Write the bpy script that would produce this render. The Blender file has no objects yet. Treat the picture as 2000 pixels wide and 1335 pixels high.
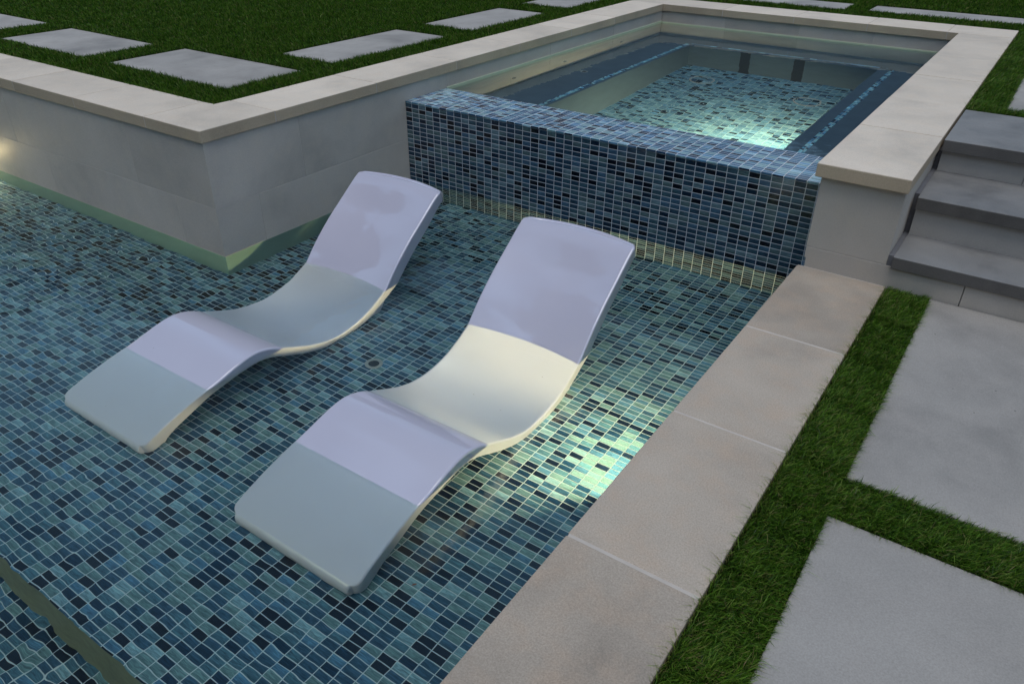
import bpy, bmesh, math, random
import numpy as np
from mathutils import Matrix, Vector

random.seed(7)
rng = np.random.default_rng(11)
scene = bpy.context.scene
COL = scene.collection
R = math.radians

# ------------------------------------------------------------------ measures (metres, z = 0 is the pool water)
W = 2.4516            # spa width: raised lawn wall at x = -W, side wall at x = 0
YP = 1.393            # raised lawn wall faces the pool at y = -YP
ZU = 0.630            # top of the upper coping
CT = 0.059            # coping thickness
ZC = 0.1575           # top of the pool edge coping
ZF = -0.235           # tanning ledge floor
ZT = 0.482            # top of tiled spillway wall
ZS = 0.467            # spa water
TW = 0.384            # spillway wall thickness
SD = 3.537            # spa back wall
PF = 0.167            # pillar face is this far in front of the tiles
PW = 0.331            # side wall outer face
TU, TV, U0 = 0.05256, 0.0263, -2.4028   # tile pitch and phase

# ------------------------------------------------------------------ node helpers
class NT:
    def __init__(self, name):
        self.m = bpy.data.materials.new(name)
        self.m.use_nodes = True
        self.t = self.m.node_tree
        self.t.nodes.clear()
        self.out = self.n('ShaderNodeOutputMaterial')
    def n(self, typ, **kw):
        nd = self.t.nodes.new(typ)
        for k, v in kw.items():
            setattr(nd, k, v)
        return nd
    def l(self, a, b):
        self.t.links.new(a, b)
    def setin(self, nd, key, v):
        if hasattr(v, 'is_output') or isinstance(v, bpy.types.NodeSocket):
            self.l(v, nd.inputs[key])
        else:
            nd.inputs[key].default_value = v
    def math(self, op, a, b=None, c=None, clamp=False):
        nd = self.n('ShaderNodeMath', operation=op, use_clamp=clamp)
        self.setin(nd, 0, a)
        if b is not None: self.setin(nd, 1, b)
        if c is not None: self.setin(nd, 2, c)
        return nd.outputs[0]
    def pos(self):
        g = self.n('ShaderNodeNewGeometry')
        s = self.n('ShaderNodeSeparateXYZ')
        self.l(g.outputs['Position'], s.inputs[0])
        return g, s
    def comb(self, x, y, z=0.0):
        c = self.n('ShaderNodeCombineXYZ')
        for i, v in enumerate((x, y, z)):
            self.setin(c, i, v)
        return c.outputs[0]
    def noise(self, vec, scale, detail=4, rough=0.55, dist=0.0):
        nd = self.n('ShaderNodeTexNoise')
        if vec is not None: self.l(vec, nd.inputs['Vector'])
        nd.inputs['Scale'].default_value = scale
        nd.inputs['Detail'].default_value = detail
        nd.inputs['Roughness'].default_value = rough
        nd.inputs['Distortion'].default_value = dist
        return nd.outputs['Fac']
    def ramp(self, fac, stops, interp='LINEAR'):
        nd = self.n('ShaderNodeValToRGB')
        cr = nd.color_ramp
        cr.interpolation = interp
        while len(cr.elements) > 1:
            cr.elements.remove(cr.elements[0])
        cr.elements[0].position = stops[0][0]
        cr.elements[0].color = (*stops[0][1], 1)
        for p, c in stops[1:]:
            e = cr.elements.new(p)
            e.color = (*c, 1)
        self.l(fac, nd.inputs[0])
        return nd.outputs[0]
    def maprange(self, v, a, b, c, d, smooth=False):
        nd = self.n('ShaderNodeMapRange')
        if smooth: nd.interpolation_type = 'SMOOTHSTEP'
        self.setin(nd, 0, v)
        for i, q in enumerate((a, b, c, d)):
            nd.inputs[i + 1].default_value = q
        return nd.outputs[0]
    def mix(self, f, a, b, mode='MIX'):
        nd = self.n('ShaderNodeMix', data_type='RGBA', blend_type=mode)
        self.setin(nd, 0, f)
        for k, v in ((6, a), (7, b)):
            if isinstance(v, tuple): nd.inputs[k].default_value = (*v, 1)
            else: self.l(v, nd.inputs[k])
        return nd.outputs[2]
    def bump(self, h, strength=0.3, dist=0.01, normal=None):
        nd = self.n('ShaderNodeBump')
        self.setin(nd, 'Strength', strength)
        nd.inputs['Distance'].default_value = dist
        self.l(h, nd.inputs['Height'])
        if normal is not None: self.l(normal, nd.inputs['Normal'])
        return nd.outputs[0]
    def principled(self, color, rough=0.5, spec=0.5, normal=None, **kw):
        p = self.n('ShaderNodeBsdfPrincipled')
        if isinstance(color, tuple): p.inputs['Base Color'].default_value = (*color, 1)
        else: self.l(color, p.inputs['Base Color'])
        self.setin(p, 'Roughness', rough)
        self.setin(p, 'Specular IOR Level', spec)
        if normal is not None: self.l(normal, p.inputs['Normal'])
        for k, v in kw.items(): self.setin(p, k, v)
        return p
    def done(self, bsdf):
        self.l(bsdf.outputs[0], self.out.inputs[0])
        return self.m

def stone_mat(name, base, warm, rough=0.75, blotch=0.5, grain=0.12, scale=2.2, varia=0.10, bump=0.12, spec=0.3, edge=None, specks=False):
    """limestone / porcelain: soft cloudy mottling, fine grain, a tone of its own for each stone"""
    k = NT(name)
    g, s = k.pos()
    P = g.outputs['Position']
    oi = k.n('ShaderNodeObjectInfo')
    off = k.n('ShaderNodeVectorMath', operation='ADD')
    rv = k.comb(k.math('MULTIPLY', oi.outputs['Random'], 37.0), k.math('MULTIPLY', oi.outputs['Random'], 91.0), 0.0)
    k.l(P, off.inputs[0]); k.l(rv, off.inputs[1])
    V = off.outputs[0]
    cloud = k.noise(V, scale, 5, 0.6, 0.3)
    cloud2 = k.noise(V, scale * 4.3, 4, 0.6)
    fine = k.noise(P, 210, 3, 0.75)
    dark = tuple(c * (1 - blotch * 0.55) for c in base)
    light = tuple(min(1, c * (1 + blotch * 0.30)) for c in base)
    c = k.ramp(cloud, [(0.28, dark), (0.5, base), (0.72, light)])
    c = k.mix(k.maprange(cloud2, 0.45, 0.75, 0.0, 0.55), c, warm)
    c = k.mix(1.0, c, k.ramp(fine, [(0.25, (1 - grain * 1.6,) * 3), (0.75, (1 + grain,) * 3)]), 'MULTIPLY')
    tone = k.maprange(oi.outputs['Random'], 0, 1, 1 - varia, 1 + varia)
    c = k.mix(1.0, c, k.comb(tone, tone, tone), 'MULTIPLY')
    pv = k.n('ShaderNodeTexVoronoi'); pv.inputs['Scale'].default_value = 42.0
    k.l(P, pv.inputs['Vector'])
    pits = k.math('MULTIPLY', k.maprange(pv.outputs['Distance'], 0.10, 0.04, 0, 0.30), k.maprange(cloud2, 0.42, 0.6, 0, 1))
    c = k.mix(pits, c, tuple(b * 0.45 for b in base))
    if specks:
        v = k.n('ShaderNodeTexVoronoi'); v.inputs['Scale'].default_value = 9.0
        k.l(P, v.inputs['Vector'])
        c = k.mix(k.maprange(v.outputs['Distance'], 0.035, 0.02, 0, 0.8), c, tuple(b * 0.25 for b in base))
    h = k.math('ADD', k.math('MULTIPLY', fine, 0.5), cloud2)
    nrm = k.bump(h, bump, 0.004)
    r = k.maprange(cloud, 0.3, 0.7, rough - 0.08, min(1, rough + 0.08))
    if edge:   # faces turned sideways get a darker, browner colour, painting in their shade
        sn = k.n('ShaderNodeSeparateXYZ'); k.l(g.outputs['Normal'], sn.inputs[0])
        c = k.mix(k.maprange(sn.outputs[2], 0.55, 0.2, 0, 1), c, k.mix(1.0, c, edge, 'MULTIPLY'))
    return k.done(k.principled(c, r, spec, nrm))

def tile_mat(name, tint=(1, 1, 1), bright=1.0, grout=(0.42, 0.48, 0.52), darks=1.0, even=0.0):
    """1 x 2 inch glass mosaic: stacked, a random glass colour per tile, brushed streaks along each tile, pale grout"""
    k = NT(name)
    g, s = k.pos()
    X, Y, Z = s.outputs
    sn = k.n('ShaderNodeSeparateXYZ'); k.l(g.outputs['Normal'], sn.inputs[0])
    vert = k.math('LESS_THAN', k.math('ABSOLUTE', sn.outputs[2]), 0.6)
    side = k.math('GREATER_THAN', k.math('ABSOLUTE', sn.outputs[0]), 0.75)
    # long axis along x (along y on faces that look sideways)
    ux = k.math('DIVIDE', k.math('SUBTRACT', X, U0), TU)
    uy = k.math('DIVIDE', Y, TU)
    mixu = k.n('ShaderNodeMix', data_type='FLOAT')
    k.l(side, mixu.inputs[0]); k.l(ux, mixu.inputs[2]); k.l(uy, mixu.inputs[3])
    u = mixu.outputs[0]
    vy = k.math('DIVIDE', k.math('SUBTRACT', Y, 0.0035), TV)
    vz = k.math('DIVIDE', k.math('SUBTRACT', Z, 0.4705), TV)
    mixv = k.n('ShaderNodeMix', data_type='FLOAT')
    k.l(vert, mixv.inputs[0]); k.l(vy, mixv.inputs[2]); k.l(vz, mixv.inputs[3])
    v = mixv.outputs[0]
    # hand-set irregularity
    jit = k.noise(k.comb(u, v), 0.55, 1, 0.5)
    u = k.math('ADD', u, k.math('MULTIPLY', k.math('SUBTRACT', jit, 0.5), 0.05))
    iu, iv = k.math('FLOOR', u), k.math('FLOOR', v)
    fu, fv = k.math('FRACT', u), k.math('FRACT', v)
    wn = k.n('ShaderNodeTexWhiteNoise', noise_dimensions='3D')
    k.l(k.comb(iu, iv, vert), wn.inputs['Vector'])
    rnd = wn.outputs['Value']
    rs = k.n('ShaderNodeSeparateColor'); k.l(wn.outputs['Color'], rs.inputs[0])
    r2, r3 = rs.outputs[1], rs.outputs[2]
    pal = [(0.0, (0.003, 0.006, 0.013)), (0.13 * darks, (0.007, 0.023, 0.046)), (0.25 * darks, (0.027, 0.062, 0.098)), (0.47, (0.052, 0.108, 0.138)),
           (0.66, (0.110, 0.168, 0.168)), (0.85, (0.062, 0.132, 0.195)), (0.94, (0.165, 0.245, 0.265))]
    pal = [(p, tuple(q + (m - q) * even * (p > 0.12) for q, m in zip(col, (0.07, 0.125, 0.15)))) for p, col in pal]
    c = k.ramp(rnd, pal, 'CONSTANT')
    # streaks
    sv = k.comb(k.math('ADD', k.math('MULTIPLY', fu, 1.3), k.math('MULTIPLY', r2, 50)), k.math('ADD', k.math('MULTIPLY', fv, 5.5), k.math('MULTIPLY', r3, 50)), k.math('MULTIPLY', rnd, 30))
    st = k.noise(sv, 1.0, 4, 0.62, 0.9)
    c = k.mix(1.0, c, k.ramp(st, [(0.25, (0.35, 0.38, 0.42)), (0.5, (1.0, 1.0, 1.0)), (0.72, (1.9, 1.85, 1.75))]), 'MULTIPLY')
    # each glass tile grades from darker to lighter across its short side
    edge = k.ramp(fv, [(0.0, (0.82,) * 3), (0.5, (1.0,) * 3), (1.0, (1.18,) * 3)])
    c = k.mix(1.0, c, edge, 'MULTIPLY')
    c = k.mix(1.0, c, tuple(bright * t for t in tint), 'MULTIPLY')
    du = k.math('MULTIPLY', k.math('MINIMUM', fu, k.math('SUBTRACT', 1.0, fu)), TU)
    dv = k.math('MULTIPLY', k.math('MINIMUM', fv, k.math('SUBTRACT', 1.0, fv)), TV)
    d = k.math('MINIMUM', du, dv)
    glass = k.maprange(d, 0.0010, 0.0017, 0, 1)
    gn = k.noise(g.outputs['Position'], 60, 3)
    gc = k.mix(gn, tuple(q * 0.8 for q in grout), tuple(min(1, q * 1.15) for q in grout))
    col = k.mix(glass, gc, c)
    # each tile sits at its own slight tilt
    h = k.math('ADD', k.maprange(d, 0.0008, 0.0035, 0, 1, True), k.math('ADD', k.math('MULTIPLY', k.math('MULTIPLY', fu, k.math('SUBTRACT', r2, 0.5)), 0.5), k.math('MULTIPLY', st, 0.12)))
    nrm = k.bump(h, 0.22, 0.0020)
    rough = k.maprange(glass, 0, 1, 0.8, 0.13)
    return k.done(k.principled(col, rough, 0.55, nrm))

def water_mat(name, tint, cal, rip):
    """glass-clear water, flat where it is calm, rippled where it moves (x / y decide where)"""
    k = NT(name)
    g, s = k.pos()
    P = g.outputs['Position']
    X, Y, Z = s.outputs
    amp = cal
    if rip:
        a = k.maprange(X, -0.9, -3.4, 0.0, 1.0, True)
        b = k.maprange(Y, -2.2, -3.05, 0.0, 1.0, True)
        amp = k.math('ADD', cal, k.math('MULTIPLY', k.math('MAXIMUM', k.math('MULTIPLY', a, 0.85), k.math('MULTIPLY', b, 0.62)), rip))
    n1 = k.noise(P, 7.6, 1, 0.4, 0.5)
    n2 = k.noise(P, 15.0, 1, 0.5, 0.2)
    h = k.math('ADD', n1, k.math('MULTIPLY', n2, 0.28))
    nrm = k.bump(h, amp, 0.05)
    gl = k.n('ShaderNodeBsdfGlass')
    gl.inputs['Color'].default_value = (*tint, 1)
    gl.inputs['Roughness'].default_value = 0.0
    gl.inputs['IOR'].default_value = 1.33
    k.l(nrm, gl.inputs['Normal'])
    return k.done(gl)

def lounger_mat():
    k = NT('white_moulded_resin')
    g, s = k.pos()
    n = k.noise(g.outputs['Position'], 3.0, 3)
    f = k.noise(g.outputs['Position'], 140, 2)
    c = k.mix(n, (0.57, 0.555, 0.68), (0.64, 0.625, 0.75))
    v = k.n('ShaderNodeTexVoronoi'); v.inputs['Scale'].default_value = 11.0
    k.l(g.outputs['Position'], v.inputs['Vector'])
    c = k.mix(k.maprange(v.outputs['Distance'], 0.03, 0.018, 0, 0.7), c, (0.12, 0.11, 0.11))
    smudge = k.noise(g.outputs['Position'], 6.5, 5, 0.65, 0.8)
    r = k.maprange(smudge, 0.35, 0.7, 0.01, 0.035)
    p = k.principled(c, 0.35, 0.5, k.bump(f, 0.02, 0.002), **{'Coat Weight': k.maprange(s.outputs[2], -0.004, 0.0, 0.10, 1.0), 'Coat Roughness': r, 'Coat IOR': 2.1})
    tr = k.n('ShaderNodeBsdfTranslucent'); tr.inputs[0].default_value = (0.80, 0.79, 0.72, 1)
    mx = k.n('ShaderNodeMixShader'); mx.inputs[0].default_value = 0.12
    k.l(p.outputs[0], mx.inputs[1]); k.l(tr.outputs[0], mx.inputs[2])
    return k.done(mx)

def grass_mat():
    k = NT('artificial_turf')
    at = k.n('ShaderNodeAttribute'); at.attribute_name = 'tone'
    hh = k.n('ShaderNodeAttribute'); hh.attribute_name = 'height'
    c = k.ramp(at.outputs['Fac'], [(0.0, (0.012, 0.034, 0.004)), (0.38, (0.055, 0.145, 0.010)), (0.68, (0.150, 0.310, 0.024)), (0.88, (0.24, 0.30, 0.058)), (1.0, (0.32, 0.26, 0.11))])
    c = k.mix(1.0, c, k.ramp(hh.outputs['Fac'], [(0.0, (0.12,) * 3), (0.55, (0.70,) * 3), (1.0, (1.55,) * 3)]), 'MULTIPLY')  # shade between blades painted in: darker roots, lighter tips
    p = k.principled(c, 0.42, 0.35)
    tr = k.n('ShaderNodeBsdfTranslucent'); k.l(c, tr.inputs[0])
    mx = k.n('ShaderNodeMixShader'); mx.inputs[0].default_value = 0.25
    k.l(p.outputs[0], mx.inputs[1]); k.l(tr.outputs[0], mx.inputs[2])
    return k.done(mx)

def soil_mat():
    k = NT('turf_backing')
    g, s = k.pos()
    n = k.noise(g.outputs['Position'], 30, 5, 0.7)
    c = k.ramp(n, [(0.3, (0.004, 0.009, 0.003)), (0.7, (0.014, 0.026, 0.008))])
    return k.done(k.principled(c, 0.95, 0.1, k.bump(n, 0.5, 0.02)))

def plain_mat(name, col, rough=0.6, spec=0.4, amount=0.25, scale=14):
    k = NT(name)
    g, s = k.pos()
    n = k.noise(g.outputs['Position'], scale, 5, 0.6)
    c = k.mix(n, tuple(q * (1 - amount) for q in col), tuple(min(1, q * (1 + amount)) for q in col))
    return k.done(k.principled(c, rough, spec, k.bump(n, 0.08, 0.004)))

M = {}
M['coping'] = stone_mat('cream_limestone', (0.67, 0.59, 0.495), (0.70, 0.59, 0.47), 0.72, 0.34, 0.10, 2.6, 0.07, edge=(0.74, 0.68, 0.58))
M['coping_edge'] = stone_mat('pool_edge_limestone', (0.44, 0.378, 0.312), (0.51, 0.385, 0.285), 0.72, 0.46, 0.19, 2.4, 0.09, 0.25)
M['cladding'] = stone_mat('smooth_limestone_cladding', (0.52, 0.475, 0.42), (0.57, 0.505, 0.42), 0.6, 0.34, 0.08, 2.3, 0.07, 0.06)
M['paver'] = stone_mat('grey_paver_stone', (0.37, 0.352, 0.33), (0.31, 0.288, 0.265), 0.62, 0.70, 0.07, 2.4, 0.06, 0.08, specks=True)
M['paver_low'] = stone_mat('weathered_grey_paver', (0.34, 0.322, 0.30), (0.39, 0.362, 0.335), 0.62, 0.52, 0.13, 1.8, 0.05, 0.14, specks=True)
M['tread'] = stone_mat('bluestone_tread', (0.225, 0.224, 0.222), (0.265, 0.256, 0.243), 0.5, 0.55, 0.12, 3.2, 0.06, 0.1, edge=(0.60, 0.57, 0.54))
M['riser'] = stone_mat('limestone_riser', (0.43, 0.405, 0.37), (0.46, 0.43, 0.385), 0.65, 0.45, 0.06, 2.0, 0.06, 0.05)
M['grout'] = plain_mat('pale_mortar', (0.52, 0.47, 0.42), 0.9, 0.2)
M['caulk'] = plain_mat('grey_caulk', (0.14, 0.14, 0.15), 0.7, 0.3)
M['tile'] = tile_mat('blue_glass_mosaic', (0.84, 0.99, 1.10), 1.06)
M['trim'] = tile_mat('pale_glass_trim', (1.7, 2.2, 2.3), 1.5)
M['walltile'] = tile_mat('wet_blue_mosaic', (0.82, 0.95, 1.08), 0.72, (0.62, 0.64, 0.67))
M['captile'] = tile_mat('sky_reflection_cap_mosaic', (1.0, 1.15, 1.3), 1.7, (0.72, 0.74, 0.76), 0.8)  # paler copy of the mosaic, painting in the sky reflected on the cap
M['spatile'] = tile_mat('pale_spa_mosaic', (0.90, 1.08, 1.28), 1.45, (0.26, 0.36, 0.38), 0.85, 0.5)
M['plaster'] = plain_mat('blue_grey_plaster', (0.080, 0.120, 0.160), 0.55, 0.4, 0.22, 7)
M['ledgeplaster'] = plain_mat('green_grey_plaster', (0.095, 0.11, 0.08), 0.6, 0.4, 0.7, 22)
M['band'] = plain_mat('painted_green_glow', (0.22, 0.34, 0.29), 0.6, 0.3, 0.15, 6)  # green light on the wall under water, put in as colour
M['glowline'] = plain_mat('painted_waterline_glow', (0.56, 0.64, 0.44), 0.4, 0.5, 0.12)  # colour paints the light along the spa waterline, no real trim
M['lounger'] = lounger_mat()
M['grass'] = grass_mat()
M['soil'] = soil_mat()
M['metal'] = plain_mat('grey_drain_ring', (0.24, 0.25, 0.25), 0.4, 0.5)
M['leaf'] = plain_mat('dry_leaf', (0.16, 0.045, 0.02), 0.6, 0.3)
M['dark'] = plain_mat('dark_hole_and_reflection', (0.02, 0.025, 0.03), 0.6, 0.3)
M['water'] = water_mat('pool_water_clear', (0.905, 1.0, 0.965), 0.018, 0.14)
M['spawater'] = water_mat('spa_water_clear', (0.86, 0.95, 0.99), 0.018, 0.0)

# ------------------------------------------------------------------ object helpers
def link(o):
    COL.objects.link(o); return o

def empty(name, loc, label, cat, group=None):
    o = bpy.data.objects.new(name, None)
    o.location = loc
    o.empty_display_size = 0.1
    link(o)
    tag(o, label, cat, group)
    return o

def tag(o, label=None, cat=None, group=None, kind=None):
    if label: o['label'] = label
    if cat: o['category'] = cat
    if group: o['group'] = group
    if kind: o['kind'] = kind
    return o

def world_loc(o):
    v = Vector((0, 0, 0))
    while o is not None:
        v += o.location; o = o.parent
    return v

def obj(name, bm, mat, parent=None, origin=None, smooth=False):
    """bm in world coordinates -> one mesh object"""
    base = world_loc(parent) if parent is not None else Vector((0, 0, 0))
    if origin is None:
        if parent is None and len(bm.verts):
            lo = [min(v.co[i] for v in bm.verts) for i in range(3)]
            hi = [max(v.co[i] for v in bm.verts) for i in range(3)]
            origin = Vector(((lo[0] + hi[0]) / 2, (lo[1] + hi[1]) / 2, lo[2]))
        else:
            origin = base
    origin = Vector(origin)
    bmesh.ops.translate(bm, verts=bm.verts, vec=-origin)
    me = bpy.data.meshes.new(name)
    bm.to_mesh(me); bm.free()
    for p in me.polygons: p.use_smooth = smooth
    me.materials.append(mat)
    o = bpy.data.objects.new(name, me)
    link(o)
    o.parent = parent
    o.location = origin - base
    return o

def box(x0, x1, y0, y1, z0, z1, bev=0.0, seg=2, bm=None):
    bm2 = bmesh.new()
    vs = [bm2.verts.new((x, y, z)) for z in (z0, z1) for y in (y0, y1) for x in (x0, x1)]
    for f in ((0, 2, 3, 1), (4, 5, 7, 6), (0, 1, 5, 4), (2, 6, 7, 3), (0, 4, 6, 2), (1, 3, 7, 5)):
        bm2.faces.new([vs[i] for i in f])
    if bev > 0:
        bmesh.ops.bevel(bm2, geom=list(bm2.edges), offset=bev, segments=seg, profile=0.5, affect='EDGES')
    if bm is None: return bm2
    me = bpy.data.meshes.new('tmp'); bm2.to_mesh(me); bm2.free()
    bm.from_mesh(me); bpy.data.meshes.remove(me)
    return bm

def prism(pts, z0, z1, bev=0.0):
    """vertical prism over a polygon (counter-clockwise)"""
    bm = bmesh.new()
    lo = [bm.verts.new((x, y, z0)) for x, y in pts]
    hi = [bm.verts.new((x, y, z1)) for x, y in pts]
    n = len(pts)
    bm.faces.new(hi); bm.faces.new(lo[::-1])
    for i in range(n):
        bm.faces.new((lo[i], lo[(i + 1) % n], hi[(i + 1) % n], hi[i]))
    if bev: bmesh.ops.bevel(bm, geom=list(bm.edges), offset=bev, segments=2, profile=0.5, affect='EDGES')
    return bm

def sheet(rects, z):
    bm = bmesh.new()
    for x0, x1, y0, y1 in rects:
        bm.faces.new([bm.verts.new(c) for c in ((x0, y0, z), (x1, y0, z), (x1, y1, z), (x0, y1, z))])
    return bm

def ring(cx, cy, cz, r0, r1, h, axis='z', n=40):
    bm = bmesh.new()
    rows = []
    for r, z in ((r0, 0), (r0, h), (r0 + (r1 - r0) * .25, h * 1.25), (r1 - (r1 - r0) * .25, h * 1.25), (r1, h * .8), (r1, 0)):
        row = []
        for i in range(n):
            a = 2 * math.pi * i / n
            p = (r * math.cos(a), r * math.sin(a), z)
            if axis == 'x': p = (p[2], p[0], p[1])
            row.append(bm.verts.new((cx + p[0], cy + p[1], cz + p[2])))
        rows.append(row)
    for a, b in zip(rows, rows[1:]):
        for i in range(n):
            bm.faces.new((a[i], a[(i + 1) % n], b[(i + 1) % n], b[i]))
    return bm

def disc(cx, cy, cz, r, axis='z', n=40):
    bm = bmesh.new()
    vs = []
    for i in range(n):
        a = 2 * math.pi * i / n
        p = (r * math.cos(a), r * math.sin(a), 0)
        if axis == 'x': p = (0, p[0], p[1])
        vs.append(bm.verts.new((cx + p[0], cy + p[1], cz + p[2])))
    bm.faces.new(vs)
    return bm

# ------------------------------------------------------------------ ground and pool shell (the setting)
GU = ZU - 0.030      # turf backing, upper terrace
GL = ZC - 0.022      # turf backing, lower terrace
bm = sheet([(-90, -W - 0.05, -YP + 0.05, 3.6), (-90, 90, 3.6, 90), (PW - .02, 90, 1.08, 3.6)], GU)
tag(obj('ground', bm, M['soil'], origin=(0, 0, GU)), kind='structure')
bm = sheet([(0.05, 90, -90, -PF + 0.02), (-90, 0.05, -90, -14), (-90, -14, -14, -YP)], GL)
tag(obj('lower_ground', bm, M['soil'], origin=(0, 0, GL)), kind='structure')

LE = -2.975
bm = sheet([(-14, 0.02, LE, -YP + 0.02), (-W - 0.01, 0.02, -YP + 0.02, 0.01)], ZF)
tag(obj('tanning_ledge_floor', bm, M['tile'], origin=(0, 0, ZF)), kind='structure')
bm = box(-14, 0.02, LE + 0.0, LE + 0.05, -0.56, ZF - 0.003)
tag(obj('ledge_riser', bm, M['ledgeplaster']), kind='structure')
bm = sheet([(-14, 0.02, -14, LE + 0.02)], -0.53)
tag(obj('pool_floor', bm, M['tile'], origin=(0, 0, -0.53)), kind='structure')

# water: a closed outline over the ledge and the deep end, up to the walls
bm = bmesh.new()
pts = [(-14, -14), (-0.003, -14), (-0.003, -0.001), (-W + 0.0022, -0.001), (-W + 0.0022, -YP - 0.0022), (-14, -YP - 0.0022)]
bm.faces.new([bm.verts.new((x, y, 0)) for x, y in pts])
tag(obj('pool_water', bm, M['water'], origin=(0, 0, 0)), kind='structure')
bm = bmesh.new()
pts = [(-W + 0.001, TW + 0.001), (-0.001, TW + 0.001), (-0.001, SD - 0.001), (-W + 0.001, SD - 0.001)]
bm.faces.new([bm.verts.new((x, y, ZS)) for x, y in pts])
tag(obj('spa_water', bm, M['spawater'], origin=(0, 0, ZS)), kind='structure')

# ------------------------------------------------------------------ raised lawn wall (left) with its coping
G = 0.0014
wall = empty('raised_lawn_wall', (-W - 0.2, 0.5, ZF), 'long pale limestone retaining wall with cream coping that turns a corner beside the left lounger', 'retaining wall')
ZB = ZU - CT
obj('wall_core', prism([(-14, -YP + 0.0012), (-W - 0.0012, -YP + 0.0012), (-W - 0.0012, SD + .34), (-W - 0.30, SD + .34), (-W - 0.30, -1.10), (-14, -1.10)], ZF - .3, ZB - 0.004), M['grout'], wall)
ZJ = 0.2514
def panels_x(xs, y0, y1, z0, z1):
    for a, b in zip(xs, xs[1:]):
        if a == -W:     # mitred at the corner
            obj('stone_panel', prism([(b + G, y0), (a - .0004, y0), (a - .0304, y1), (b + G, y1)], z0 + G, z1 - G, 0.0012), M['cladding'], wall)
            continue
        obj('stone_panel', box(min(a, b) + G, max(a, b) - G, y0, y1, z0 + G, z1 - G, 0.0012, 1), M['cladding'], wall)
def panels_y(ys, x0, x1, z0, z1, parent=None):
    for a, b in zip(ys, ys[1:]):
        if a == -YP:
            obj('stone_panel', prism([(x1, a + .0004), (x1, b - G), (x0, b - G), (x0, a + .0304)], z0 + G, z1 - G, 0.0012), M['cladding'], wall)
            continue
        obj('stone_panel', box(x0, x1, a + G, b - G, z0 + G, z1 - G, 0.0012, 1), M['cladding'], parent or wall)
panels_x([-W, -3.078, -4.295, -5.512, -7.946, -14], -YP, -YP + 0.03, ZJ, ZB)
panels_x([-W, -2.767, -3.984, -5.201, -7.6, -14], -YP, -YP + 0.03, ZF - .4, ZJ)
panels_y([-YP, -0.82, 0.397, 1.614, 2.6, SD], -W - 0.03, -W, ZJ, ZB)
panels_y([-YP, -1.135, 0.0], -W - 0.03, -W, ZF - .4, ZJ)
panels_y([0.0, 1.1, 2.3, SD], -W - 0.03, -W, -0.7, ZJ)
OV = 0.013
YO = -1.062          # lawn side edge of the front coping
XO = -2.781          # lawn side edge of the side coping
GJ = 0.0022
def coping(x0, x1, y0, y1, z1, th, mat, parent, bev=0.0035):
    return obj('coping_stone', box(x0 + GJ, x1 - GJ, y0 + GJ, y1 - GJ, z1 - th, z1 + random.uniform(-.0008, .0008), bev, 2), mat, parent)
xs = [XO - 0.085, -3.49, -4.10, -4.72, -5.34, -5.95, -6.6, -7.3, -8.0]
for a, b in zip(xs, xs[1:]):
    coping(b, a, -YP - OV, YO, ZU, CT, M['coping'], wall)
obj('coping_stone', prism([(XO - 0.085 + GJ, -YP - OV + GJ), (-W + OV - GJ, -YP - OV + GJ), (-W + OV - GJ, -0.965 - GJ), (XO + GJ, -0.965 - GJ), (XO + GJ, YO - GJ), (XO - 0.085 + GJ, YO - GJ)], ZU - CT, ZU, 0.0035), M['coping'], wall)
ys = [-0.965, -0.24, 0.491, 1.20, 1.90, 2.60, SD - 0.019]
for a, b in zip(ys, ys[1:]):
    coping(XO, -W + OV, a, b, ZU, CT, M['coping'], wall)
obj('mortar', prism([(-8, -YP - OV + .004), (-W + OV - .004, -YP - OV + .004), (-W + OV - .004, SD - .03), (XO + .004, SD - .03), (XO + .004, YO - .004), (-8, YO - .004)], ZU - CT + .004, ZU - 0.0025), M['grout'], wall)
obj('submerged_glow_band', prism([(-14, -YP - .0015), (-W + .0015, -YP - .0015), (-W + .0015, -0.001), (-W - .012, -0.001), (-W - .012, -YP + .012), (-14, -YP + .012)], -0.6, -0.002), M['band'], wall)  # added band that paints in the green light below the waterline
obj('waterline_glow_strip', box(-W + 0.0002, -W + 0.007, TW + 0.002, SD - 0.008, ZS - 0.004, ZS + 0.019, 0.001, 1), M['glowline'], wall)  # added strip, coloured as the lit wall just above the spa water

# ------------------------------------------------------------------ spa back wall
back = empty('spa_back_wall', (-W / 2, SD + 0.2, ZU - 1.6), 'far wall of the raised spa with a row of cream coping stones along its top', 'wall')
BW = 0.375
obj('wall_core', box(-W - 0.0, PW - .01, SD + 0.0012, SD + BW - 0.03, -0.75, ZB - 0.003), M['grout'], back)
for a, b in zip([-W, -1.85, -1.2, -0.61, 0.0], [-1.85, -1.2, -0.61, 0.0]):
    obj('stone_panel', box(a + G, b - G, SD, SD + .02, -0.72, ZB - G, 0.001, 1), M['cladding'], back)
xs = [XO, -1.88, -1.26, -0.676, -0.098, PW + OV]
for a, b in zip(xs, xs[1:]):
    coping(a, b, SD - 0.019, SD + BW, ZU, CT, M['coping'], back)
obj('mortar', box(XO + .004, PW + OV - .004, SD - 0.015, SD + BW - .004, ZU - CT + .004, ZU - 0.0025), M['grout'], back)
obj('waterline_glow_strip', box(-W + 0.008, -0.001, SD - 0.006, SD - 0.0003, ZS - 0.004, ZS + 0.012, 0.001, 1), M['glowline'], back)

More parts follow.
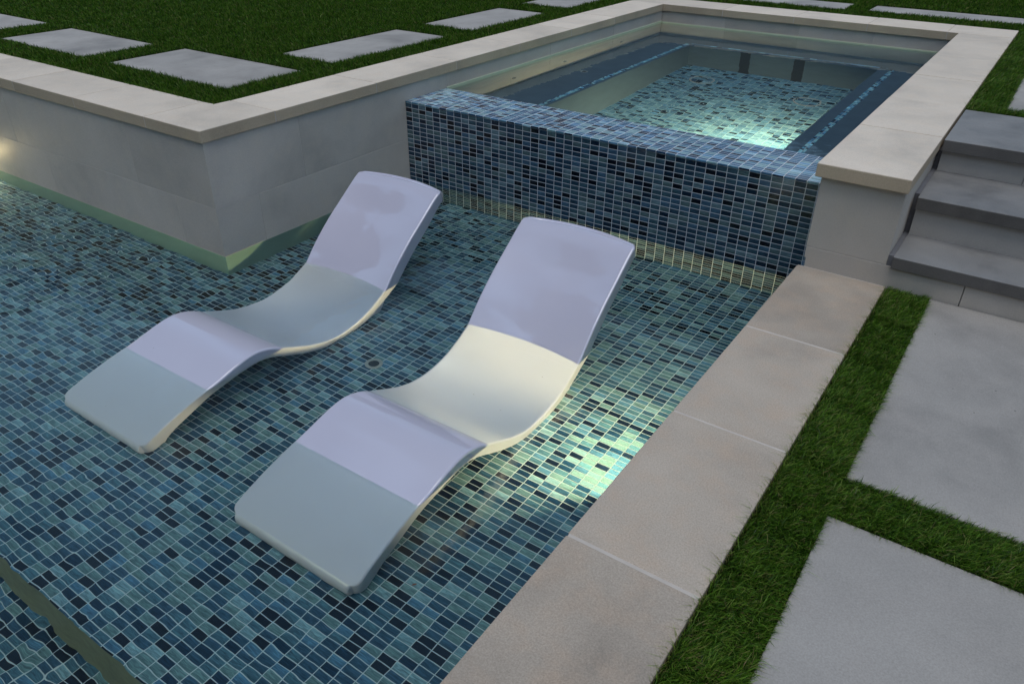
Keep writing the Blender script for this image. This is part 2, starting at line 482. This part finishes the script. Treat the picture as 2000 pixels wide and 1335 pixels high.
# ------------------------------------------------------------------ spa side wall (right), ends in the square pillar beside the steps
side = empty('spa_side_wall', (PW / 2, 1.6, ZF), 'pale limestone side wall of the spa ending in a square pillar beside the stone steps', 'wall')
obj('wall_core', box(0.0012, PW - 0.0012, -PF + 0.0012, SD, ZF - .3, ZB - 0.003), M['grout'], side)
for (a, b, c, d, e, f) in ((0.0, PW, -PF, -PF + 0.025, ZJ, ZB), (0.0, 1.6, -PF, -PF + 0.025, ZF - .2, ZJ)):
    if b > 1:
        xs = [0.0, 0.634, 1.26, 1.9]
        for p, q in zip(xs, xs[1:]):
            obj('stone_panel', box(p + G, q - G, c, d, e + G, f - G, 0.0012, 1), M['cladding'], side)
    else:
        obj('stone_panel', box(a, b, c, d, e + G, f - G, 0.0012, 1), M['cladding'], side)
for a, b in ((-PF + .025, 0.95), (0.95, 2.2), (2.2, SD)):
    obj('stone_panel', box(PW - .02, PW, a + G, b - G, ZF, ZB - G, 0.001, 1), M['cladding'], side)
    obj('stone_panel', box(0.0, 0.02, max(a, 0.386) + G, b - G, -0.72, ZB - G, 0.001, 1), M['cladding'], side)
ys = [-PF - 0.032, 0.505, 1.146, 1.82, 2.53, SD - 0.019]
for i, (a, b) in enumerate(zip(ys, ys[1:])):
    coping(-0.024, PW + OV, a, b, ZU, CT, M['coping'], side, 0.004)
obj('mortar', box(-0.020, PW + OV - .004, -PF - .028, SD - .03, ZU - CT + .004, ZU - 0.0025), M['grout'], side)

# ------------------------------------------------------------------ tiled spillway wall
spill = empty('spillway_wall', (-W / 2, TW / 2, ZF), 'low wall covered in blue and black glass mosaic tiles between the spa and the loungers', 'tiled wall')
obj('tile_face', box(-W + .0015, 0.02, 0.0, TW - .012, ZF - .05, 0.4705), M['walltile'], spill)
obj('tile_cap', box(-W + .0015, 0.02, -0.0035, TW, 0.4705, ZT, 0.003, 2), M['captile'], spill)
obj('inner_face', box(-W + .0015, 0.0, TW - .012, TW - .002, -0.7, 0.4705), M['plaster'], spill)

# ------------------------------------------------------------------ spa benches and floor
ZBN = ZS - 0.44
ZSF = ZS - 1.12
bx0, bx1, by1 = -1.985, -0.452, 3.13
tag(obj('spa_floor', sheet([(-W, 0, TW - .01, SD)], ZSF), M['spatile'], origin=(0, 0, ZSF)), kind='structure')
bench = empty('spa_bench', (-W / 2, 2.0, ZSF), 'U shaped blue grey bench under the spa water, pale tile line near its edge', 'bench')
obj('seat', box(-W, bx0, TW - .004, SD, ZSF - .02, ZBN, 0.006), M['plaster'], bench)
obj('seat', box(bx1, 0.0, TW - .004, SD, ZSF - .02, ZBN, 0.006), M['plaster'], bench)
obj('seat', box(bx0 - .01, bx1 + .01, by1, SD, ZSF - .02, ZBN - 0.001, 0.006), M['plaster'], bench)
obj('tile_trim', box(-2.045, -2.012, TW, by1 + .05, ZBN, ZBN + 0.004), M['trim'], bench)
obj('tile_trim', box(-0.372, -0.338, TW, by1 + .05, ZBN, ZBN + 0.004), M['trim'], bench)
obj('tile_trim', box(-2.0, -0.4, 3.19, 3.216, ZBN, ZBN + 0.004), M['trim'], bench)
for x in (-1.487, -1.043):
    obj('post_reflection_strip', box(x - 0.042, x + 0.042, by1 - 0.004, by1 + .002, ZSF, ZBN - 0.006), M['dark'], bench)  # dark strips painted on the riser for reflections of posts in the water
for i, (x, y, r, lab) in enumerate(((-1.69, 2.75, .105, 'thin ring of a floor drain in the far left of the spa floor'), (-0.80, 2.62, .105, 'thin ring of a floor drain near the right bench of the spa'))):
    tag(obj('spa_floor_drain', ring(x, y, ZSF, r - .012, r, .004), M['metal']), lab, 'drain', 'round drains in the spa floor')
for y, z, lab in ((1.141, 0.213, 'small round spa jet low on the left spa wall, nearest to the spillway'), (1.83, 0.19, 'small round spa jet low on the left spa wall, middle one'), (2.75, 0.2, 'small round spa jet low on the left spa wall, farthest one')):
    t = empty('spa_jet', (-W, y, z), lab, 'jet', 'jets in the left spa wall')
    obj('jet_ring', ring(-W, y, z, .013, .021, .006, 'x', 24), M['metal'], t)
    obj('nozzle', disc(-W + .002, y, z, .013, 'x', 20), M['dark'], t)
t = empty('bench_jet', (-2.25, 1.78, ZBN), 'small round jet set in the left spa bench', 'jet')
obj('jet_ring', ring(-2.25, 1.78, ZBN, .018, .03, .005, 'z', 24), M['metal'], t)
obj('nozzle', disc(-2.25, 1.78, ZBN + .002, .018, 'z', 20), M['dark'], t)

# ------------------------------------------------------------------ pool edge coping (right)
edge = empty('pool_edge', (0.17, -2.2, ZF), 'row of wide beige coping stones along the right side of the pool', 'pool coping')
XE = 0.354
ys = [-PF, -0.827, -1.497, -2.163, -2.83, -3.5, -4.2, -5.0]
for a, b in zip(ys, ys[1:]):
    obj('coping_stone', box(-0.019, XE, b + (.0045 if -2.2 < b < -2.1 else .0025), a - (.0045 if -2.2 < a < -2.1 else .0025), ZC - .058, ZC + random.uniform(-.0006, .0006), 0.0035, 2), M['coping_edge'], edge)
obj('mortar', box(-0.015, XE - .004, -14, -PF, ZC - .055, ZC - 0.0012), M['grout'], edge)
obj('tile_face', box(-0.002, 0.2, -14, -PF + .01, -0.7, ZC - .056), M['tile'], edge)
obj('tile_return', box(-0.0018, 0.01, -PF, 0.0, -0.3, 0.2), M['tile'], edge)

# ------------------------------------------------------------------ stone steps
steps = empty('stone_steps', (0.95, 0.2, ZC), 'flight of three grey bluestone steps with paler risers at the right', 'steps')
SX0, SX1 = 0.352, 1.9
T = [(-0.182, 0.300), (0.082, 0.477), (0.485, 0.626)]
ends = [0.14, 0.545, 1.12]
for (y, z), e in zip(T, ends):
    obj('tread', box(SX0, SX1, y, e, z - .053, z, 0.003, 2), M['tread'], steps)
for (y0, z0), (y1, z1) in zip(T, T[1:]):
    for a, b in ((SX0 + .002, 0.93 if z0 < .4 else 0.70), (0.93 if z0 < .4 else 0.70, SX1)):
        obj('riser', box(a + G, b - G, y1 + .03, y1 + .06, z0 - .01, z1 - .054), M['riser'], steps)
obj('step_core', box(SX0 + .01, SX1, -PF + .03, 0.10, ZF, .245), M['grout'], steps)
obj('step_core', box(SX0 + .01, SX1, 0.145, 0.50, ZF, .42), M['grout'], steps)
obj('step_core', box(SX0 + .01, SX1, 0.55, 1.1, ZF, .57), M['grout'], steps)
obj('joint', box(PW + .001, SX0 + .002, -PF + .002, 0.14, ZF, .297), M['caulk'], steps)
obj('joint', box(PW + .001, SX0 + .002, 0.14, 0.545, ZF, .474), M['caulk'], steps)
obj('joint', box(PW + .001, SX0 + .002, 0.545, 1.1, ZF, .562), M['caulk'], steps)

# ------------------------------------------------------------------ paver slabs
pavers = []
def paver(x0, x1, y0, y1, z, label, group):
    o = obj('paver_slab', box(x0, x1, y0, y1, z - .05, z, 0.004, 2), M['paver'] if z > .4 else M['paver_low'])
    tag(o, label, 'paver', group)
    pavers.append((x0, x1, y0, y1, z))
ZPU, ZPL = ZU - 0.012, ZC - 0.004
gl, gr, gq, gb = 'pavers on the lower terrace', 'upper pavers at the right', 'pavers along the left of the spa', 'pavers beyond the spa'
paver(0.527, 1.75, -1.503, -PF - 0.004, ZPL, 'large grey paver directly below the stone steps', gl)
paver(0.527, 1.75, -3.02, -1.692, ZPL, 'large grey paver at the bottom right corner, nearest to the viewer', gl)
paver(0.52, 1.7, 1.245, 2.16, ZPU, 'grey paver in the turf at the top of the stone steps', gr)
paver(0.52, 1.7, 2.36, 3.5, ZPU, 'grey paver beyond the one at the top of the stone steps', gr)
gf = 'pavers along the front of the raised lawn'
paver(-4.165, -3.045, -0.79, -0.243, ZPU, 'grey lawn paver nearest to the corner of the raised wall', gf)
paver(-5.49, -4.455, -0.79, -0.275, ZPU, 'grey lawn paver left of the one at the wall corner', gf)
paver(-6.95, -5.85, -0.79, -0.255, ZPU, 'grey lawn paver cut off by the left edge at the top', gf)
paver(-3.53, -3.045, 0.02, 1.142, ZPU, 'first grey paver along the left spa coping, counted from the wall corner', gq)
paver(-3.53, -3.045, 1.45, 2.48, ZPU, 'second grey paver along the left spa coping, counted from the wall corner', gq)
paver(-3.53, -3.045, 2.84, 3.9, ZPU, 'third grey paver along the left spa coping, cut by the top edge', gq)
paver(-2.12, -1.05, 4.27, 4.69, ZPU, 'grey paver beyond the back wall of the spa, left of the two', gb)
paver(-0.86, 0.36, 4.325, 4.70, ZPU, 'grey paver beyond the back wall of the spa at the top right', gb)
paver(0.62, 1.8, 4.325, 4.70, ZPU, 'grey paver beyond the far right corner of the spa', gb)

# ------------------------------------------------------------------ ledge drain
t = empty('ledge_drain', (-1.318, -1.551, ZF), 'small round drain in the blue mosaic between the two loungers', 'drain')
obj('drain_rim', ring(-1.318, -1.551, ZF + .0005, .024, .038, .004, 'z', 40), M['metal'], t, smooth=False)
obj('drain_hole', disc(-1.318, -1.551, ZF + .0015, .0245), M['dark'], t)

# a scrap of leaf that has sunk to the tiles
bm = bmesh.new()
lx, ly = -0.430, -2.328
pts = [(0, -.009, .001), (.003, -.003, .002), (.0025, .004, .003), (0, .010, .002), (-.003, .004, .0035), (-.0035, -.003, .002)]
bm.faces.new([bm.verts.new((lx + x * .8 + y * .6, ly - x * .6 + y * .8, ZF + z)) for x, y, z in pts])
tag(obj('leaf', bm, M['leaf']), 'tiny reddish brown leaf scrap on the pool tiles right of the near lounger foot', 'leaf')

# ------------------------------------------------------------------ sun loungers
TOP = [(-.795, .345), (-.83, .335), (-.94, .256), (-1.05, .173), (-1.15, .084), (-1.228, 0), (-1.297, -.075), (-1.365, -.13), (-1.44, -.163), (-1.52, -.175), (-1.60, -.160),
       (-1.68, -.118), (-1.76, -.055), (-1.83, .002), (-1.89, .032), (-1.96, .046), (-2.04, .036), (-2.12, .016), (-2.2, -.004), (-2.29, -.042), (-2.37, -.083), (-2.43, -.120), (-2.470, -.150)]
BOT = [(-.765, .290), (-.80, .275), (-.895, .192), (-1.003, .109), (-1.10, .020), (-1.176, -.060), (-1.245, -.130), (-1.32, -.193), (-1.41, -.229), (-1.52, -.234), (-1.62, -.222),
       (-1.715, -.172), (-1.80, -.108), (-1.865, -.055), (-1.91, -.028), (-1.96, -.016), (-2.03, -.026), (-2.10, -.046), (-2.175, -.07), (-2.255, -.114), (-2.34, -.165), (-2.40, -.212), (-2.456, -.2345)]

def catmull(pts, n):
    p = np.array(pts)
    p = np.vstack([2 * p[0] - p[1], p, 2 * p[-1] - p[-2]])
    m = len(pts) - 1
    out = []
    for t in np.linspace(0, m - 1e-6, n):
        i = int(t); f = t - i
        a, b, c, d = p[i], p[i + 1], p[i + 2], p[i + 3]
        out.append(0.5 * (2 * b + (c - a) * f + (2 * a - 5 * b + 4 * c - d) * f * f + (3 * b - a - 3 * c + d) * f ** 3))
    return np.array(out)

def shell_bm(xc, w, dy, wav):
    n = 110
    T_, B_ = catmull(TOP, 1200), catmull(BOT, 1200)
    a_ = np.concatenate([[0], np.cumsum(np.linalg.norm(np.diff(T_, axis=0), axis=1))])
    st_ = np.concatenate([np.arange(0, .03, .0025), np.linspace(.03, a_[-1] - .055, 92), np.arange(a_[-1] - .0525, a_[-1] - .0005, .0025), [a_[-1]]])
    n = len(st_)
    pick = np.clip(np.searchsorted(a_, st_), 0, 1199)
    T_, B_ = T_[pick], B_[pick]
    arc = np.concatenate([[0], np.cumsum(np.linalg.norm(np.diff(T_, axis=0), axis=1))])
    L = arc[-1]
    bm = bmesh.new()
    NX = 21
    loops = []
    def section(Tp, Bp, wid, dish, bow, tang, shrink=0.0):
        nrm = (Tp - Bp); th = np.linalg.norm(nrm); nrm = nrm / th
        c = (Tp + Bp) / 2
        r = min(0.0075, th * 0.35)
        loop = []
        hw = wid / 2
        hgt = th / 2 * (1 - shrink)
        def P(x, h):
            q = (x / (w / 2)) ** 2
            dd = -dish * (1 - q) if h > 0 else -dish * 0.6 * (1 - q)
            o = c + nrm * (h + dd) + tang * bow * (1 - q)
            return bm.verts.new((xc + x, o[0] + dy, o[1]))
        r = max(min(r, hgt * .8), 1e-4)
        for x in [-hw + r, -hw + r + .004] + list(np.linspace(-hw + r + .02, hw - r - .02, NX - 4)) + [hw - r - .004, hw - r]: loop.append(P(x, hgt))
        for a in (70, 45, 20, 0): loop.append(P(hw - r + r * math.cos(R(a)), hgt - r + r * math.sin(R(a))))
        loop.append(P(hw - .001, hgt - r - .004)); loop.append(P(hw - .005, -hgt + .014)); loop.append(P(hw - .010, -hgt + .004))
        for x in np.linspace(hw - .018, -hw + .018, NX): loop.append(P(x, -hgt))
        loop.append(P(-hw + .010, -hgt + .004)); loop.append(P(-hw + .005, -hgt + .014)); loop.append(P(-hw + .001, hgt - r - .004))
        for a in (0, 20, 45, 70): loop.append(P(-hw + r - r * math.cos(R(a)), hgt - r + r * math.sin(R(a))))
        return loop
    def params(i):
        s = arc[i]
        tang = T_[max(i - 1, 0)] - T_[min(i + 1, n - 1)]
        tang = tang / np.linalg.norm(tang)
        e0, e1 = s, L - s
        e = min(e0, e1) + .0012; rc = 0.032 if e1 < e0 else 0.022
        wid = w - (2 * (rc - math.sqrt(max(rc * rc - (rc - e) ** 2, 0))) if e < rc else 0)
        f = s / L
        dish = 0.022 * np.clip((0.62 - f) / 0.12, 0, 1) * np.clip(f / 0.1, 0.35, 1)
        bow = 0.042 * max(0, 1 - s / 0.30) ** 1.5
        return wid, dish, bow, tang
    for i in range(n):
        wid, dish, bow, tang = params(i)
        if i == 0:
            for off, sh, dw in ((0.0165, 0.92, 0.020), (0.0155, 0.72, 0.014), (0.0135, 0.50, 0.009), (0.0105, 0.30, 0.005), (0.006, 0.12, 0.002)):
                loops.append(section(T_[0] + tang * off, B_[0] + tang * off, wid - dw, dish, bow, tang, sh))
        loops.append(section(T_[i], B_[i], wid, dish, bow, tang))
        if i == n - 1:
            for off, sh, dw in ((0.005, 0.05, 0.002), (0.010, 0.14, 0.005), (0.0145, 0.30, 0.009), (0.0175, 0.52, 0.014), (0.019, 0.80, 0.020)):
                loops.append(section(T_[-1] - tang * off, B_[-1] - tang * off, wid - dw, dish, bow, tang, sh))
    m = len(loops[0])
    for a, b in zip(loops, loops[1:]):
        for j in range(m):
            bm.faces.new((a[j], a[(j + 1) % m], b[(j + 1) % m], b[j]))
    bm.faces.new(loops[0]); bm.faces.new(loops[-1][::-1])
    bmesh.ops.recalc_face_normals(bm, faces=bm.faces)
    return bm

def foot_bm(xc, w, dy, pts):
    """skirt under the shell: a side profile swept across the width"""
    bm = bmesh.new()
    a = [bm.verts.new((xc - w / 2, y + dy, z)) for y, z in pts]
    b = [bm.verts.new((xc + w / 2, y + dy, z)) for y, z in pts]
    n = len(pts)
    bm.faces.new(a); bm.faces.new(b[::-1])
    for i in range(n):
        bm.faces.new((a[i], a[(i + 1) % n], b[(i + 1) % n], b[i]))
    bmesh.ops.recalc_face_normals(bm, faces=bm.faces)
    bmesh.ops.bevel(bm, geom=list(bm.edges), offset=0.008, segments=3, profile=0.5, affect='EDGES')
    return bm

for xc, w, dy, lab in ((-0.794, 0.548, 0.0, 'white curved lounger nearer the pool edge, its seat lit yellow under the water'),
                       (-1.818, 0.524, 0.018, 'white curved lounger beside the raised wall corner, set farther from the pool edge')):
    lg = empty('sun_lounger', (xc, -1.65, ZF), lab, 'sun lounger', 'white loungers standing on the tanning ledge')
    obj('shell', shell_bm(xc, w, dy, 0), M['lounger'], lg, smooth=True)
    obj('support_foot', foot_bm(xc, w - .05, dy, [(-2.315, -.145), (-2.325, -.185), (-2.36, -.205), (-2.375, -.2345), (-2.44, -.2345), (-2.44, -.20)]), M['lounger'], lg, smooth=True)
    obj('support_foot', foot_bm(xc, w - .06, dy, [(-1.195, -.075), (-1.20, -.150), (-1.235, -.2345), (-1.34, -.2345), (-1.30, -.165)]), M['lounger'], lg, smooth=True)

# ------------------------------------------------------------------ camera
CAM = np.array([0.68038, -3.45743, 1.64585])
ya, pi_, ro, FPX = -0.5974367, 0.549961, 0.0087999, 1500.0
F = np.array([math.sin(ya) * math.cos(pi_), math.cos(ya) * math.cos(pi_), -math.sin(pi_)])
Rv = np.cross(F, [0, 0, 1]); Rv /= np.linalg.norm(Rv); Uv = np.cross(Rv, F)
R2 = math.cos(ro) * Rv + math.sin(ro) * Uv; U2 = -math.sin(ro) * Rv + math.cos(ro) * Uv
cam = bpy.data.cameras.new('camera')
cam.sensor_width = 36; cam.lens = FPX / 2000 * 36
cam.clip_start = 0.05; cam.clip_end = 400
co = link(bpy.data.objects.new('camera', cam))
mw = Matrix.Identity(4)
for i in range(3):
    mw[i][0], mw[i][1], mw[i][2], mw[i][3] = R2[i], U2[i], -F[i], CAM[i]
co.matrix_world = mw
scene.camera = co

# ------------------------------------------------------------------ turf: real blades
def blades(name, rects, z, dens, wid, hgt, lean, leanr, skip=(), margin=0.5, far=True, stray=()):
    P_ = []
    for x0, x1, y0, y1 in rects:
        n = int((x1 - x0) * (y1 - y0) * dens)
        p = np.stack([rng.uniform(x0, x1, n), rng.uniform(y0, y1, n)], 1)
        P_.append(p)
    n0 = sum(len(q) for q in P_)
    for x0, x1, y0, y1, num, *_ in stray:
        P_.append(np.stack([rng.uniform(x0, x1, num), rng.uniform(y0, y1, num)], 1))
    sa = np.concatenate([np.full(n0, -9.0)] + [np.full(q[4], q[5]) for q in stray])
    p = np.vstack(P_)
    # only the part of the garden the photograph could see, with a generous margin
    d = np.column_stack([p, np.full(len(p), z)]) - CAM
    zz = d @ F
    sx, sy = (d @ R2) / zz * 1.5, (d @ U2) / zz * 1.5
    keep = (zz > 0.2) & (np.abs(sx) < 1.0 + margin) & (np.abs(sy) < 0.667 + margin)
    for x0, x1, y0, y1, *_ in skip:
        keep &= ~((p[:, 0] > x0 - .002) & (p[:, 0] < x1 + .002) & (p[:, 1] > y0 - .002) & (p[:, 1] < y1 + .002))
    # far from the camera fewer blades are enough
    dist = np.linalg.norm(d, axis=1)
    if far:
        q = np.clip((4.2 / dist) ** 1.6, 0.10, 1)
        keep &= rng.random(len(p)) < q
    p = p[keep]; dist = dist[keep]; sa = sa[keep]; stray_ = sa > -8
    n = len(p)
    sc = np.clip(dist / 4.2, 1, 2.6) if far else np.ones(n)
    ang = rng.uniform(0, 2 * math.pi, n)
    # clumps lean together
    cl = np.zeros(n)
    for f in (9, 14, 23, 37, 58, 90, 140):
        t_ = rng.uniform(0, 2 * math.pi)
        cl += np.sin(f * (p[:, 0] * math.cos(t_) + p[:, 1] * math.sin(t_)) + rng.uniform(0, 6.3)) * 0.42
    la = lean[0] + rng.normal(0, 0.85, n) + 0.30 * cl
    lm = np.abs(rng.normal(lean[1], leanr, n))
    H = hgt * rng.uniform(0.65, 1.15, n) * (1 + 0.10 * cl)
    wd = wid * rng.uniform(0.7, 1.2, n) * sc
    la = np.where(stray_, sa + rng.normal(0, 0.7, n), la)
    lm = np.where(stray_, rng.uniform(0.3, 1.5, n), lm)
    H = np.where(stray_, hgt * rng.uniform(0.5, 1.15, n), H)
    wd = np.where(stray_, wd * 0.7, wd)
    dx, dy = np.cos(la) * lm, np.sin(la) * lm
    wx, wy = np.cos(ang) * wd / 2, np.sin(ang) * wd / 2
    V = np.zeros((n, 5, 3), np.float32)
    V[:, 0] = np.column_stack([p[:, 0] - wx, p[:, 1] - wy, np.full(n, z)])
    V[:, 1] = np.column_stack([p[:, 0] + wx, p[:, 1] + wy, np.full(n, z)])
    V[:, 2] = np.column_stack([p[:, 0] + wx * .85 + dx * H * .35, p[:, 1] + wy * .85 + dy * H * .35, z + H * .6])
    V[:, 3] = np.column_stack([p[:, 0] - wx * .85 + dx * H * .35, p[:, 1] - wy * .85 + dy * H * .35, z + H * .6])
    drop = np.clip(1 - 0.28 * lm ** 2, 0.55, 1)
    V[:, 4] = np.column_stack([p[:, 0] + dx * H, p[:, 1] + dy * H, z + H * drop])
    me = bpy.data.meshes.new(name)
    me.vertices.add(n * 5)
    me.vertices.foreach_set('co', V.reshape(-1))
    base = (np.arange(n) * 5)[:, None]
    idx = np.hstack([base + np.array([[0, 1, 2, 3]]), base + np.array([[3, 2, 4]])]).reshape(-1)
    me.loops.add(n * 7)
    me.loops.foreach_set('vertex_index', idx.astype(np.int32))
    me.polygons.add(n * 2)
    st = (np.arange(n) * 7)[:, None] + np.array([[0, 4]])
    me.polygons.foreach_set('loop_start', st.reshape(-1).astype(np.int32))
    me.update(calc_edges=True)
    tone = np.clip(rng.beta(1.3, 1.7, n) * 0.97 + 0.07 * cl * 0.5 + (rng.random(n) < 0.08) * 0.45, 0, 1)
    tone = np.where(stray_, rng.uniform(0.72, 1.0, n), tone)
    a = me.attributes.new('tone', 'FLOAT', 'POINT'); a.data.foreach_set('value', np.repeat(tone, 5).astype(np.float32))
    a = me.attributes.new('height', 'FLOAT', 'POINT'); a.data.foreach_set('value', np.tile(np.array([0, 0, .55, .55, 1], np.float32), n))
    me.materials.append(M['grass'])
    o = link(bpy.data.objects.new(name, me))
    return o

up = [q for q in pavers if q[4] > .4]
lo = [q for q in pavers if q[4] < .4]
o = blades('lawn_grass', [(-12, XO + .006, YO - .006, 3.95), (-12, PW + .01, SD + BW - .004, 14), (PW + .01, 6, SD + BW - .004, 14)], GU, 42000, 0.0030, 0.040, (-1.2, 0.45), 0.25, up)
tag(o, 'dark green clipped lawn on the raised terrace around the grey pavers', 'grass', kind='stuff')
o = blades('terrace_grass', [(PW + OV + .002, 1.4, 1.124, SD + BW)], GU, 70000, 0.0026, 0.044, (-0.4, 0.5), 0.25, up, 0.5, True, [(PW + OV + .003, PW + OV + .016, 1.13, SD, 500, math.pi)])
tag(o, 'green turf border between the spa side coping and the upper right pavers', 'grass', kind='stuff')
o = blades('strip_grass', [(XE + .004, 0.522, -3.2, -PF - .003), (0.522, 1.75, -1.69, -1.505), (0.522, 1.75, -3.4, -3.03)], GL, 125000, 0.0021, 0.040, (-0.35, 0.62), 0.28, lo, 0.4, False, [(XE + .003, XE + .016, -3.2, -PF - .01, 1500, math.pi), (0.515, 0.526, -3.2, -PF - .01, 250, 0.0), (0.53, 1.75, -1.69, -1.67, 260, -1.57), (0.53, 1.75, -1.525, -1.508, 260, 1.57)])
tag(o, 'strip of green artificial turf between the pool coping and the large pavers', 'grass', kind='stuff')

# ------------------------------------------------------------------ light
world = bpy.data.worlds.new('World'); scene.world = world; world.use_nodes = True
wt = world.node_tree; wt.nodes.clear()
def wn(t, **kw):
    nd = wt.nodes.new(t)
    for k, v in kw.items(): setattr(nd, k, v)
    return nd
SUN_EL, SUN_AZ = R(42), R(150)
sky = wn('ShaderNodeTexSky', sky_type='NISHITA', sun_disc=False, sun_elevation=SUN_EL, sun_rotation=SUN_AZ, air_density=1.3, dust_density=0.3, ozone_density=3.0)
bg = wn('ShaderNodeBackground'); bg.inputs['Strength'].default_value = 0.15
tint = wn('ShaderNodeMix', data_type='RGBA', blend_type='MULTIPLY')
tint.inputs[0].default_value = 1.0; tint.inputs[7].default_value = (1.12, 1.05, 0.93, 1)
wt.links.new(sky.outputs[0], tint.inputs[6])
ctc = wn('ShaderNodeTexCoord')
cn = wn('ShaderNodeTexNoise'); cn.inputs['Scale'].default_value = 2.6; cn.inputs['Detail'].default_value = 6; cn.inputs['Distortion'].default_value = 0.5
wt.links.new(ctc.outputs['Generated'], cn.inputs[0])
cr_ = wn('ShaderNodeMapRange'); cr_.inputs[1].default_value = 0.46; cr_.inputs[2].default_value = 0.56; cr_.inputs[3].default_value = 0.72; cr_.inputs[4].default_value = 1.38
wt.links.new(cn.outputs['Fac'], cr_.inputs[0])
cm = wn('ShaderNodeVectorMath', operation='SCALE'); wt.links.new(tint.outputs[2], cm.inputs[0]); wt.links.new(cr_.outputs[0], cm.inputs['Scale'])
wt.links.new(cm.outputs[0], bg.inputs[0])
# a belt of dark trees all round the garden, seen in reflections and raised to block low sky light
tc = wn('ShaderNodeTexCoord'); sp = wn('ShaderNodeSeparateXYZ'); wt.links.new(tc.outputs['Generated'], sp.inputs[0])
nz = wn('ShaderNodeTexNoise'); nz.inputs['Scale'].default_value = 3.4; nz.inputs['Detail'].default_value = 7; nz.inputs['Roughness'].default_value = 0.6
wt.links.new(tc.outputs['Generated'], nz.inputs[0])
def wm(op, a, b):
    nd = wn('ShaderNodeMath', operation=op)
    for i, v in enumerate((a, b)):
        if isinstance(v, (int, float)): nd.inputs[i].default_value = v
        else: wt.links.new(v, nd.inputs[i])
    return nd.outputs[0]
side_ = wm('ADD', wm('MULTIPLY', sp.outputs[0], -0.5), wm('MULTIPLY', sp.outputs[1], 0.86))
hor = wm('ADD', wm('MULTIPLY', wm('SUBTRACT', nz.outputs['Fac'], 0.24), 0.95), wm('MULTIPLY', wm('MAXIMUM', side_, 0.0), 0.10))
mr = wn('ShaderNodeMapRange'); # one tall tree stands towards -x
crown = wm('ADD', wm('ADD', wm('MULTIPLY', sp.outputs[0], -0.60), wm('MULTIPLY', sp.outputs[1], -0.41)), wm('MULTIPLY', sp.outputs[2], 0.687))
n2 = wn('ShaderNodeTexNoise'); n2.inputs['Scale'].default_value = 9; n2.inputs['Detail'].default_value = 8; n2.inputs['Roughness'].default_value = 0.68; n2.inputs['Distortion'].default_value = 0.6
wt.links.new(tc.outputs['Generated'], n2.inputs[0])
crown = wm('SUBTRACT', crown, wm('ADD', 0.926, wm('MULTIPLY', n2.outputs['Fac'], 0.098)))
hor = wm('ADD', hor, wm('MULTIPLY', wm('MAXIMUM', wm('MULTIPLY', sp.outputs[1], -1.0), 0.0), 0.28))  # belt raised behind the camera to darken surfaces facing that way
hor = wm('ADD', hor, wm('MULTIPLY', wm('MINIMUM', wm('MAXIMUM', wm('MULTIPLY', crown, 400.0), 0.0), 1.0), 1.0))
wt.links.new(wm('SUBTRACT', sp.outputs[2], hor), mr.inputs[0])
mr.inputs[1].default_value = -0.015; mr.inputs[2].default_value = 0.03; mr.inputs[3].default_value = 1; mr.inputs[4].default_value = 0
bt = wn('ShaderNodeBackground'); bt.inputs[0].default_value = (0.026, 0.038, 0.055, 1); bt.inputs[1].default_value = 1.0
ms = wn('ShaderNodeMixShader'); wt.links.new(mr.outputs[0], ms.inputs[0]); wt.links.new(bg.outputs[0], ms.inputs[1]); wt.links.new(bt.outputs[0], ms.inputs[2])
wo = wn('ShaderNodeOutputWorld'); wt.links.new(ms.outputs[0], wo.inputs[0])

sun = bpy.data.lights.new('sun', 'SUN'); sun.energy = 1.5; sun.angle = R(40); sun.color = (1, 0.95, 0.88)
so = link(bpy.data.objects.new('sun', sun))
sd = Vector((math.sin(SUN_AZ) * math.cos(R(78)), math.cos(SUN_AZ) * math.cos(R(78)), math.sin(R(78))))
so.rotation_euler = sd.to_track_quat('Z', 'Y').to_euler()
so.location = sd * 20

def pool_lamp(name, loc, dirv, power, size, col=(1.0, 0.80, 0.42), spread=150):
    l = bpy.data.lights.new(name, 'AREA'); l.shape = 'DISK'; l.size = size; l.energy = power; l.color = col; l.spread = R(spread)
    o = link(bpy.data.objects.new(name, l)); o.location = loc
    o.rotation_euler = Vector(dirv).to_track_quat('-Z', 'Y').to_euler()
    return o
pool_lamp('pool_lamp', (-0.012, -1.60, -0.105), (-1, 0.55, 0.40), 46, 0.16, spread=168)
pool_lamp('pool_lamp', (-5.02, -YP - .012, -0.005), (0.9, -1, 0.0), 20, 0.13)
pool_lamp('spa_lamp', (bx1 - .012, 1.30, ZSF + 0.50), (-0.7, 0.30, -0.8), 62, 0.18, (1.0, 0.84, 0.46), 150)
pool_lamp('deep_end_lamp', (-2.6, -7.5, -0.30), (0.0, 1, 0.04), 38, 0.50, (1.0, 0.95, 0.62), 170)

# ------------------------------------------------------------------ render settings
scene.view_settings.view_transform = 'Standard'
scene.view_settings.look = 'None'
scene.view_settings.exposure = 0
scene.render.engine = 'CYCLES'
cy = scene.cycles
cy.max_bounces = 14; cy.diffuse_bounces = 4; cy.glossy_bounces = 5; cy.transmission_bounces = 10
cy.caustics_refractive = True; cy.caustics_reflective = True
cy.sample_clamp_indirect = 4.0
cy.blur_glossy = 0.0
cy.use_denoising = True
